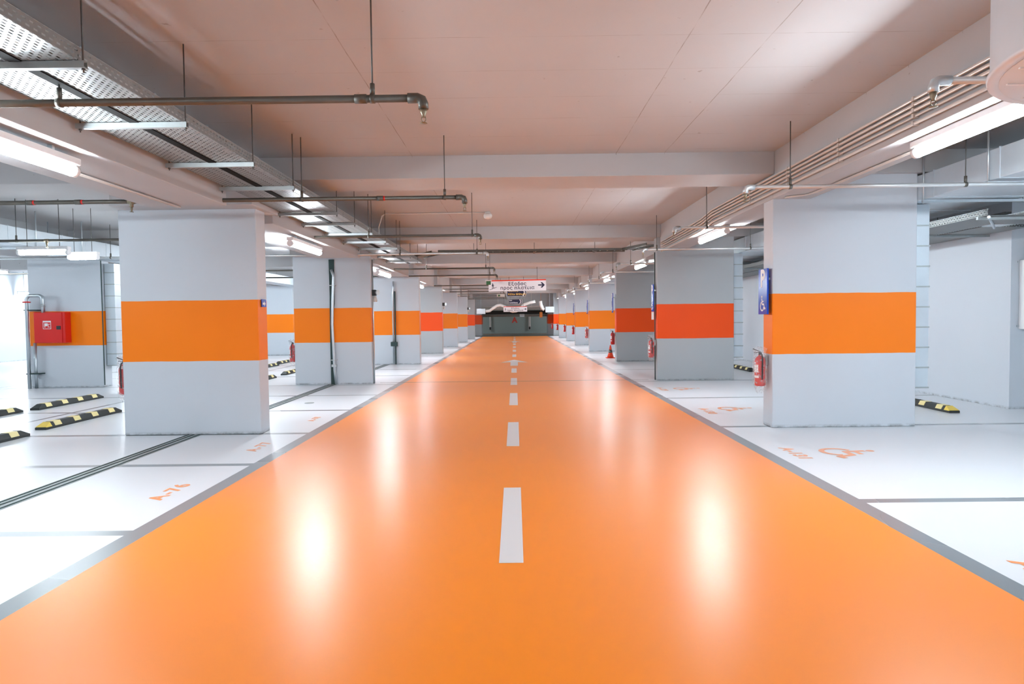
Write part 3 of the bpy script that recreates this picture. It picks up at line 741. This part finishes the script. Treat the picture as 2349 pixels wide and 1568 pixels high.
# ------------------------------------------------------------------ joint covers, pipes on the left pillars
t = thing('drain_pipe', 'pale pipe and dark joint cover running down the second left pillar', 'pipe', (-4.53, 16.255, 0), 'pipes on the left pillars')
MB().tube([(0.07, -0.045, 0.0), (0.035, -0.045, 0.35), (0.02, -0.045, 0.8), (0.0, -0.045, 1.5), (0.025, -0.045, 2.2), (0.05, -0.045, 2.7), (0.0, -0.045, 2.85)], 0.034, 10).build('pipe', M['galv'], t)
MB().add([(-0.07,-0.012,0),(0.02,-0.012,0),(0.0,-0.012,1.2),(-0.02,-0.012,1.5),(0.06,-0.012,2.0),(0.07,-0.012,3.10),(-0.07,-0.012,3.10),(-0.06,-0.012,2.2),(-0.07,-0.012,1.4)], [list(range(9))[::-1]]).build('joint_cover', M['joint_green'], t)
for z in (0.6, 2.45): MB().box(-0.04, 0.10, -0.085, 0, z, z+0.02).build('pipe_clamp', M['pipe_light'], t)
MB().box(-0.03, 0.09, -0.09, 0, 0.44, 0.50).build('coupling', M['pipe_light'], t)
t = thing('drain_pipe', 'twin pipes with a junction box on the third left pillar', 'pipe', (-4.30, 23.285, 0), 'pipes on the left pillars')
MB().tube([(-0.03, -0.04, 0), (-0.03, -0.04, 2.5), (0.0, -0.04, 2.7), (0.0, -0.04, 2.95)], 0.03, 10).build('pipe', M['galv'], t)
MB().tube([(0.045, -0.04, 0), (0.045, -0.04, 2.6)], 0.022, 10).build('pipe', M['joint_green'], t)
MB().bbox(-0.12, 0.12, -0.10, 0, 0.65, 0.80, 0.01).build('junction_box', M['joint_green'], t)
t = thing('drain_pipe', 'thin dark conduit down the near edge of the fourth left pillar', 'pipe', (-5.0, 30.3, 0), 'pipes on the left pillars')
MB().tube([(0.42, -0.03, 0), (0.42, -0.03, 3.0)], 0.03, 8).build('pipe', M['joint_green'], t)
# conduit with siren and lamp on the end of the second left pillar
x = LEFT[1][2]
t = thing('alarm_siren', 'black alarm siren with a beacon on the end of the second left pillar', 'alarm siren', (x, 16.45, 2.25), 'alarm sirens on the left pillars')
MB().bbox(0.0, 0.10, -0.06, 0.06, -0.05, 0.10, 0.01).build('siren_body', M['black'], t)
MB().tube([(0.10, -0.02, 0.03), (0.16, -0.05, 0.03)], [0.045, 0.07], 14).build('horn', M['pipe_light'], t)
MB().lathe([(0.05, -0.20), (0.055, -0.16), (0.04, -0.10), (0.03, -0.06)], 0.07, 0, 12).build('beacon', M['conduit'], t)
tag(MB().tube([(x+0.02, 16.42, 0.0), (x+0.02, 16.42, 3.1)], 0.018, 8).build('conduit', M['galv']), 'metal conduit running down the end of the second left pillar', 'conduit')
for i, w in ((3, 'fourth'), (5, 'sixth')):
    dup(t, (LEFT[i][2], LEFT[i][0]+0.17, 2.25), 'tiny black alarm siren on the %s left pillar' % w)

# ------------------------------------------------------------------ traffic cone
t = thing('traffic_cone', 'orange traffic cone beside the third right pillar', 'traffic cone', (3.70, 25.4, 0))
MB().bbox(-0.17, 0.17, -0.17, 0.17, 0, 0.03, 0.01).build('cone_base', M['cone'], t)
MB().lathe([(0.13, 0.03), (0.085, 0.18), (0.04, 0.42), (0.022, 0.50), (0.015, 0.505)], 0, 0, 18).build('cone_body', M['cone'], t)
MB().lathe([(0.081, 0.21), (0.057, 0.33), (0.055, 0.33)], 0, 0, 18).build('reflective_band', M['pipe'], t)

# ------------------------------------------------------------------ hanging signs over the lane
def exit_sign(cx, y, w, zb, h, label, rods):
    t = thing('exit_sign', label, 'hanging sign', (cx, y, zb), 'white exit signs over the lane')
    t.rotation_euler = (0, -0.010 if rods else 0, 0)
    MB().box(-w/2, w/2, -0.02, 0.02, 0, h*0.90).build('sign_panel', M['sign_white'], t)
    MB().box(-w/2, w/2, -0.022, 0.022, h*0.90, h).build('top_stripe', M['sign_red'], t)
    ux, uz = (1,0,0), (0,0,1)
    k = h/0.50
    text_obj('lettering', 'Εξοδος', 0.205*k, M['navy'], (0.0, -0.0225, 0.315*k), ux, uz, 0.001, t, space=1.12, bold=0.003*k, sx=1.05)
    text_obj('lettering', 'προς πλατεια'.replace('π', '\u043f'), 0.205*k, M['navy'], (0.0, -0.0225, 0.135*k), ux, uz, 0.001, t, space=1.12, bold=0.003*k, sx=1.05)
    ar = [(-0.5,-0.09),(0.12,-0.09),(-0.08,-0.32),(-0.08,-0.40),(0.10,-0.40),(0.5,0),(0.10,0.40),(-0.08,0.40),(-0.08,0.32),(0.12,0.09),(-0.5,0.09)]
    icon('arrow', [ar], 0.30*k*w/2.56*1.0, (w*0.42, -0.0225, 0.245*k), ux, uz, M['navy'], 0, t)
    man = stroke([(-0.55,-0.50),(0.5,-0.12)], 0.06) + [disc(-0.07, 0.42, 0.07)] + stroke([(-0.07,0.30),(-0.05,0.05)], 0.16) + stroke([(-0.08,0.30),(-0.22,0.08)], 0.06) + stroke([(-0.02,0.30),(0.12,0.10)], 0.06) + stroke([(-0.09,0.06),(-0.12,-0.32)], 0.08) + stroke([(-0.02,0.06),(0.10,-0.22)], 0.08)
    icon('walking_man', man, 0.30*k, (-w*0.42, -0.0225, 0.22*k), ux, uz, M['navy'], 0, t)
    for q in (-w*0.48, w*0.35): MB().tube([(q, 0, h), (q, 0, ZC-zb)], 0.010, 6).build('hanger_rod', M['rod'], t)
    return t
exit_sign(0.13, 29.2, 2.56, 2.80, 0.50, 'large white hanging sign reading exit to square in Greek with an arrow', True)
exit_sign(0.05, 56.4, 2.03, 2.14, 0.45, 'small distant white exit sign with arrow and red top stripe', False)
def dir_sign(cx, y, w, zb, h, lines, mat, label):
    t = thing('direction_sign', label, 'hanging sign', (cx, y, zb), 'dark blue direction signs over the lane')
    poly = [(-w/2, 0), (w*0.42, 0), (w/2, h/2), (w*0.42, h), (-w/2, h)]
    MB().prism(poly, (0, 0.02, 0), (1,0,0), (0,0,1), 0.04).build('sign_panel', M['navy'], t)
    fr = MB()
    for q in stroke(poly+[poly[0]], h*0.04): fr.prism(q, (0, -0.0215, 0), (1,0,0), (0,0,1), 0.0)
    fr.build('border', M['duct_white'], t)
    fr2 = MB()
    for q in stroke([(w*0.33, h*0.08), (w*0.41, h*0.5), (w*0.33, h*0.92)], h*0.16): fr2.prism(q, (0, -0.0225, 0), (1,0,0), (0,0,1), 0.0)
    fr2.build('chevron', M['sign_white'], t)
    text_obj('lettering', lines[0], h*0.36, mat, (-w*0.45, -0.0225, h*0.74), (1,0,0), (0,0,1), 0.001, t, 'LEFT', bold=0.003)
    text_obj('lettering', lines[1], h*0.36, mat, (-w*0.45, -0.0225, h*0.27), (1,0,0), (0,0,1), 0.001, t, 'LEFT', bold=0.003)
    for q in (-w*0.4, w*0.35): MB().tube([(q, 0, h), (q, 0, ZC-zb)], 0.010, 6).build('hanger_rod', M['rod'], t)
dir_sign(0.12, 35.5, 1.05, 2.77, 0.42, ('\u0388\u03be\u03bf\u03b4\u03bf\u03c2', 'K\u03ac\u03c4\u03c9 E\u043f\u03af\u043f\u03b5\u03b4\u03bf'), M['letter_yellow'], 'dark blue direction sign with yellow Greek lettering below the large white sign')
dir_sign(0.05, 44.0, 0.90, 2.54, 0.32, ('Exit', 'Level Down'), M['sign_white'], 'dark blue direction sign reading Exit Level Down')
t = thing('emergency_light', 'small green emergency exit light left of the large white sign', 'emergency light', (-1.13, 28.6, 3.06))
MB().bbox(-0.10, 0.10, -0.04, 0.04, 0, 0.16, 0.01).build('light_body', M['green'], t)
MB().box(-0.14, 0.14, -0.05, 0.05, 0.16, 0.20).build('top_cover', M['conduit'], t)
MB().tube([(0, 0, 0.2), (0, 0, ZC-3.06)], 0.01, 6).build('hanger_rod', M['rod'], t)
t = thing('emergency_light', 'pale emergency exit light left of the yellow lettered blue sign', 'emergency light', (-0.78, 37.0, 2.80))
MB().bbox(-0.22, 0.22, -0.04, 0.04, 0, 0.16, 0.01).build('light_body', M['conduit'], t)
MB().box(-0.16, -0.03, -0.046, -0.04, 0.03, 0.12).build('pictogram_panel', M['green'], t)
MB().tube([(0, 0, 0.16), (0, 0, ZC-2.80)], 0.01, 6).build('hanger_rod', M['rod'], t)

# ------------------------------------------------------------------ ducts
def seams_y(mb_, x0, x1, z0, z1, ys_, r=0.006):
    for y in ys_: mb_.box(x0-r, x1+r, y-0.008, y+0.008, z0-r, z1+r)
def duct_hanger(x0, x1, y, z, label, grp):
    t = thing('duct_hanger', label, 'duct hanger', (x0, y, z), grp)
    MB().box(-0.04, x1-x0+0.04, -0.02, 0.02, -0.042, -0.006).build('strut', M['galv'], t)
    for q in (-0.025, x1-x0+0.025): MB().tube([(q, 0, -0.05), (q, 0, ZC-z)], 0.012, 6).build('hanger_rod', M['galv'], t)
d = MB().bbox(5.66, 6.98, -6.5, 40, 3.165, 3.52, 0.01); seams_y(d, 5.66, 6.98, 3.165, 3.52, [0.5+1.2*k for k in range(30)])
tag(d.build('ventilation_duct', M['duct']), 'wide sheet metal duct under the ceiling beyond the right foreground pillar', 'duct')
for k, y in enumerate([7.85, 9.08, 12.6, 14.6, 19.5]): duct_hanger(5.66, 6.98, y, 3.157, 'strut hanger under the right duct, %s to the camera' % ORD[k], 'hangers of the right duct')
d = MB().bbox(-10.35, -9.65, -6.5, 34, 3.15, 3.48, 0.01); seams_y(d, -10.35, -9.65, 3.15, 3.48, [0.5+0.75*k for k in range(44)])
tag(d.build('ventilation_duct', M['duct']), 'ribbed silver duct under the ceiling left of the left foreground pillar', 'duct')
for k, y in enumerate([10.9, 13.2, 14.6, 17.8, 21.0]): duct_hanger(-10.35, -9.65, y, 3.142, 'strut hanger under the left duct, %s to the camera' % ORD[k], 'hangers of the left duct')
def vduct(x0, x1, y0, y1, z0, z1, label, mat='duct'):
    o = tag(MB().bbox(x0, x1, y0, y1, z0, z1, 0.006).build('vertical_duct', M[mat]), label, 'duct', 'upright ducts beside the pillars')
    k = int((z1-z0)/0.29)
    for i in range(0, k+1):
        z = z0 + i*0.29
        if z < z1-0.05: MB().box(x0-0.004, x1+0.008, y0-0.010, y1, z-0.010, z+0.010).build('seam_cleat', M['galv_dull'], o)
vduct(5.685, 5.94, 9.42, 9.77, 0.53, 3.15, 'upright silver duct against the right foreground pillar')
vduct(5.475, 5.71, 16.42, 16.75, 0.55, 3.15, 'upright grey duct against the second right pillar')
vduct(-10.25, -10.0, 16.35, 16.65, 0.53, 3.08, 'upright duct between the fire hose pillar and the left foreground pillar')
tag(MB().box(-10.27, -10.255, 16.24, 16.26, 0.05, 3.2).build('corner_strip', M['joint_green']), 'dark strip at the right edge of the fire hose pillar', 'strip')

# round ventilation drum in the upper right corner
t = thing('ventilation_drum', 'large pale round ventilation housing in the upper right corner', 'ventilation housing', (2.83, 2.70, 2.66))
MB().lathe([(0.70, 0.0), (0.735, 0.0), (0.74, 0.02), (0.725, 0.05), (0.725, 1.20)], 0, 0, 64).build('drum_shell', M['duct_white'], t)
pl = MB().lathe([(0.0, -0.004), (0.69, -0.004), (0.69, 0.004)], 0, 0, 64).build('bottom_plate', M['duct_white'], t)
for k in range(-3, 4):
    yk = k*0.20 - 0.02; half = math.sqrt(max(0, 0.66**2-yk*yk))
    MB().box(-half, half, yk-0.006, yk+0.005, -0.010, -0.003).build('plate_seam', M['white'], pl)

# tray along the right wall
t = cable_tray(6.50, 7.22, 9.05, 30.0, 2.93, 0.085, 'perforated cable tray near the right wall, lane side', 'cable trays by the right wall')
t = cable_tray(7.30, 8.08, 10.3, 30.0, 2.93, 0.085, 'perforated cable tray near the right wall, wall side', 'cable trays by the right wall')
t = thing('cable_tray', 'perforated cable tray branching to the right edge of the photo', 'cable tray', (7.22, 9.05, 2.93), 'cable trays by the right wall')
MB().box(0, 2.6, 0, 0.95, 0, 0.002).build('tray_floor', M['perf'], t)
MB().box(0, 2.6, -0.001, 0.001, 0.002, 0.085).build('side_flange', M['perf'], t)
MB().box(0, 2.6, 0.95, 0.952, 0.002, 0.085).build('side_flange', M['perf'], t)
for k, y in enumerate([9.2, 11.3, 13.2, 15.2, 18.5]):
    tt = thing('tray_bracket', 'steel bracket under the right wall trays, %s to the camera' % ORD[k], 'tray bracket', (6.46, y, 2.92), 'brackets under the right wall trays')
    MB().box(0, 1.68 if y > 10 else 1.4, -0.02, 0.02, -0.03, 0.006).build('strut', M['galv_dull'], tt)
    MB().tube([(0.80, 0, -0.03), (0.80, 0, ZC-2.92)], 0.006, 6).build('hanger_rod', M['rod'], tt)
tag(MB().tube([(6.55, 9.1, 2.915), (7.5, 10.3, 2.915)], 0.02, 6).build('diagonal_brace', M['galv']), 'diagonal steel brace under the corner of the right wall tray', 'brace')
tag(MB().box(6.78, 6.86, 9.1, 28, 2.955, 2.985).build('power_cable', M['cable']), 'thick black cable lying in the right wall tray', 'cable')

# switch cabinet on the right
t = thing('wall_cabinet', 'white wall cabinet cut by the right edge of the photo', 'cabinet', (8.28, 10.79, 1.32))
MB().bbox(0, 0.85, -0.18, 0.01, 0, 1.13, 0.012).build('cabinet_body', M['white'], t)
MB().box(0.11, 0.135, -0.186, -0.176, 0.03, 1.10).build('door_gap', M['black'], t)
MB().bbox(0.14, 0.84, -0.195, -0.182, 0.02, 1.11, 0.004).build('door', M['white'], t)
for z in (0.05, 1.1): MB().box(-0.03, 0.0, -0.01, 0.01, z-0.015, z+0.015).build('fixing_lug', M['galv'], t)
tag(MB().box(8.52, 8.56, 10.74, 10.79, 2.46, 2.95).build('cable_channel', M['perf']), 'perforated upright channel above the white wall cabinet', 'channel')

# ------------------------------------------------------------------ far end
beam(-3.05, 3.05, 60.0, 61.3, 2.34, 'low concrete beam before the dark end wall')
for q, (yy, zz) in enumerate(((58.6, 2.62), (59.2, 2.50), (59.6, 2.40))):
    tag(MB().tube([(-3.0, yy, zz), (2.6-q*0.2, yy, zz)], 0.04, 8).tube([(-1.5, yy, zz), (-1.5, yy, ZC)], 0.01, 6).tube([(1.5, yy, zz), (1.5, yy, ZC)], 0.01, 6).build('service_pipe', M['conduit']), 'pale service pipe across the far end, %s of three' % ('upper', 'middle', 'lower')[q], 'pipe', 'service pipes at the far end')
t = thing('flexible_duct', 'wavy white insulated duct hanging across the far end', 'duct', (0, 57.2, 2.2))
pts = []
key = [(-2.55, 0.02), (-2.2, 0.05), (-1.85, 0.3), (-1.55, 0.5), (-1.25, 0.55), (-0.9, 0.40), (-0.55, 0.12), (-0.2, -0.02), (0.1, 0.0), (0.4, 0.15), (0.8, 0.55), (1.3, 0.72), (1.8, 0.82)]
MB().tube([(a, 0, b) for a, b in key], 0.13, 12).build('left_run', M['fabric_duct'], t)
MB().tube([(2.25, 0, 0.85), (2.3, 0, 0.5), (2.42, 0, 0.2), (2.58, 0, 0.10)], 0.15, 12).build('right_run', M['fabric_duct'], t)
for q, x in enumerate((-2.95, 3.06)):
    tag(MB().bbox(x-0.38, x+0.38, 57.0, 57.4, 1.98 if q == 0 else 2.05, 2.45 if q == 0 else 2.55, 0.01).tube([(x, 57.2, 2.4), (x, 57.2, ZC)], 0.012, 6).build('duct_box', M['duct']), '%s silver duct box at the end of the wavy white duct' % ('left', 'right')[q], 'duct box', 'silver duct boxes')
tag(MB().box(-3.1, 3.2, 61.5, 62.3, 1.95, 2.30).build('end_beam', M['beam_black']), 'black beam above the dark end wall', 'beam')
tag(MB().box(-3.0, 3.0, 61.2, 61.45, 1.72, 1.93).build('end_pipe_rail', M['pipe']), 'brown rail in front of the dark end wall', 'rail')
t = thing('notice_board', 'small white notice on the brown rail at the far end', 'notice', (0.68, 61.17, 1.70))
MB().box(-0.22, 0.22, 0, 0.03, 0, 0.26).build('board', M['white'], t)
MB().box(-0.18, 0.18, -0.004, 0, 0.15, 0.20).build('printed_line', M['pipe'], t)
for q, x in enumerate((-2.55, 1.52)):
    t = thing('hanging_riser', '%s pale vertical duct with a dark rounded grille on the end wall' % ('left', 'right')[q], 'duct', (x, 67.70, 0.35), 'vertical ducts on the end wall')
    MB().bbox(-0.10 if q == 0 else -0.13, 0.10 if q == 0 else 0.13, 0, 0.3, 0, 1.45, 0.08).build('duct_body', M['conduit'], t)
    MB().bbox(-0.09, 0.09, -0.02, 0.02, 0.06, 0.34, 0.015).build('grille', M['black'], t)
o = text_obj('wall_letter', 'A', 0.78, M['mark_red'], (-0.03, 67.985, 1.36), (1,0,0), (0,0,1), 0.002, None, bold=0.03)
tag(o, 'red letter A painted on the dark end wall', 'wall letter')
tag(MB().bbox(2.2, 2.45, 58.0, 58.3, 1.62, 2.10, 0.02).tube([(2.32, 58.15, 2.09), (2.32, 58.15, ZC)], 0.012, 6).build('orange_box', M['rust']), 'small orange box under the right end of the white duct', 'box')
for x in (-3.55, 3.55):
    struct(MB().box(x-0.6 if x < 0 else x-0.5, x+0.5 if x < 0 else x+0.6, 60.0, 62.5, 0, ZC), 'wall_end_%s' % ('left' if x < 0 else 'right'), M['pillar_shaded'])
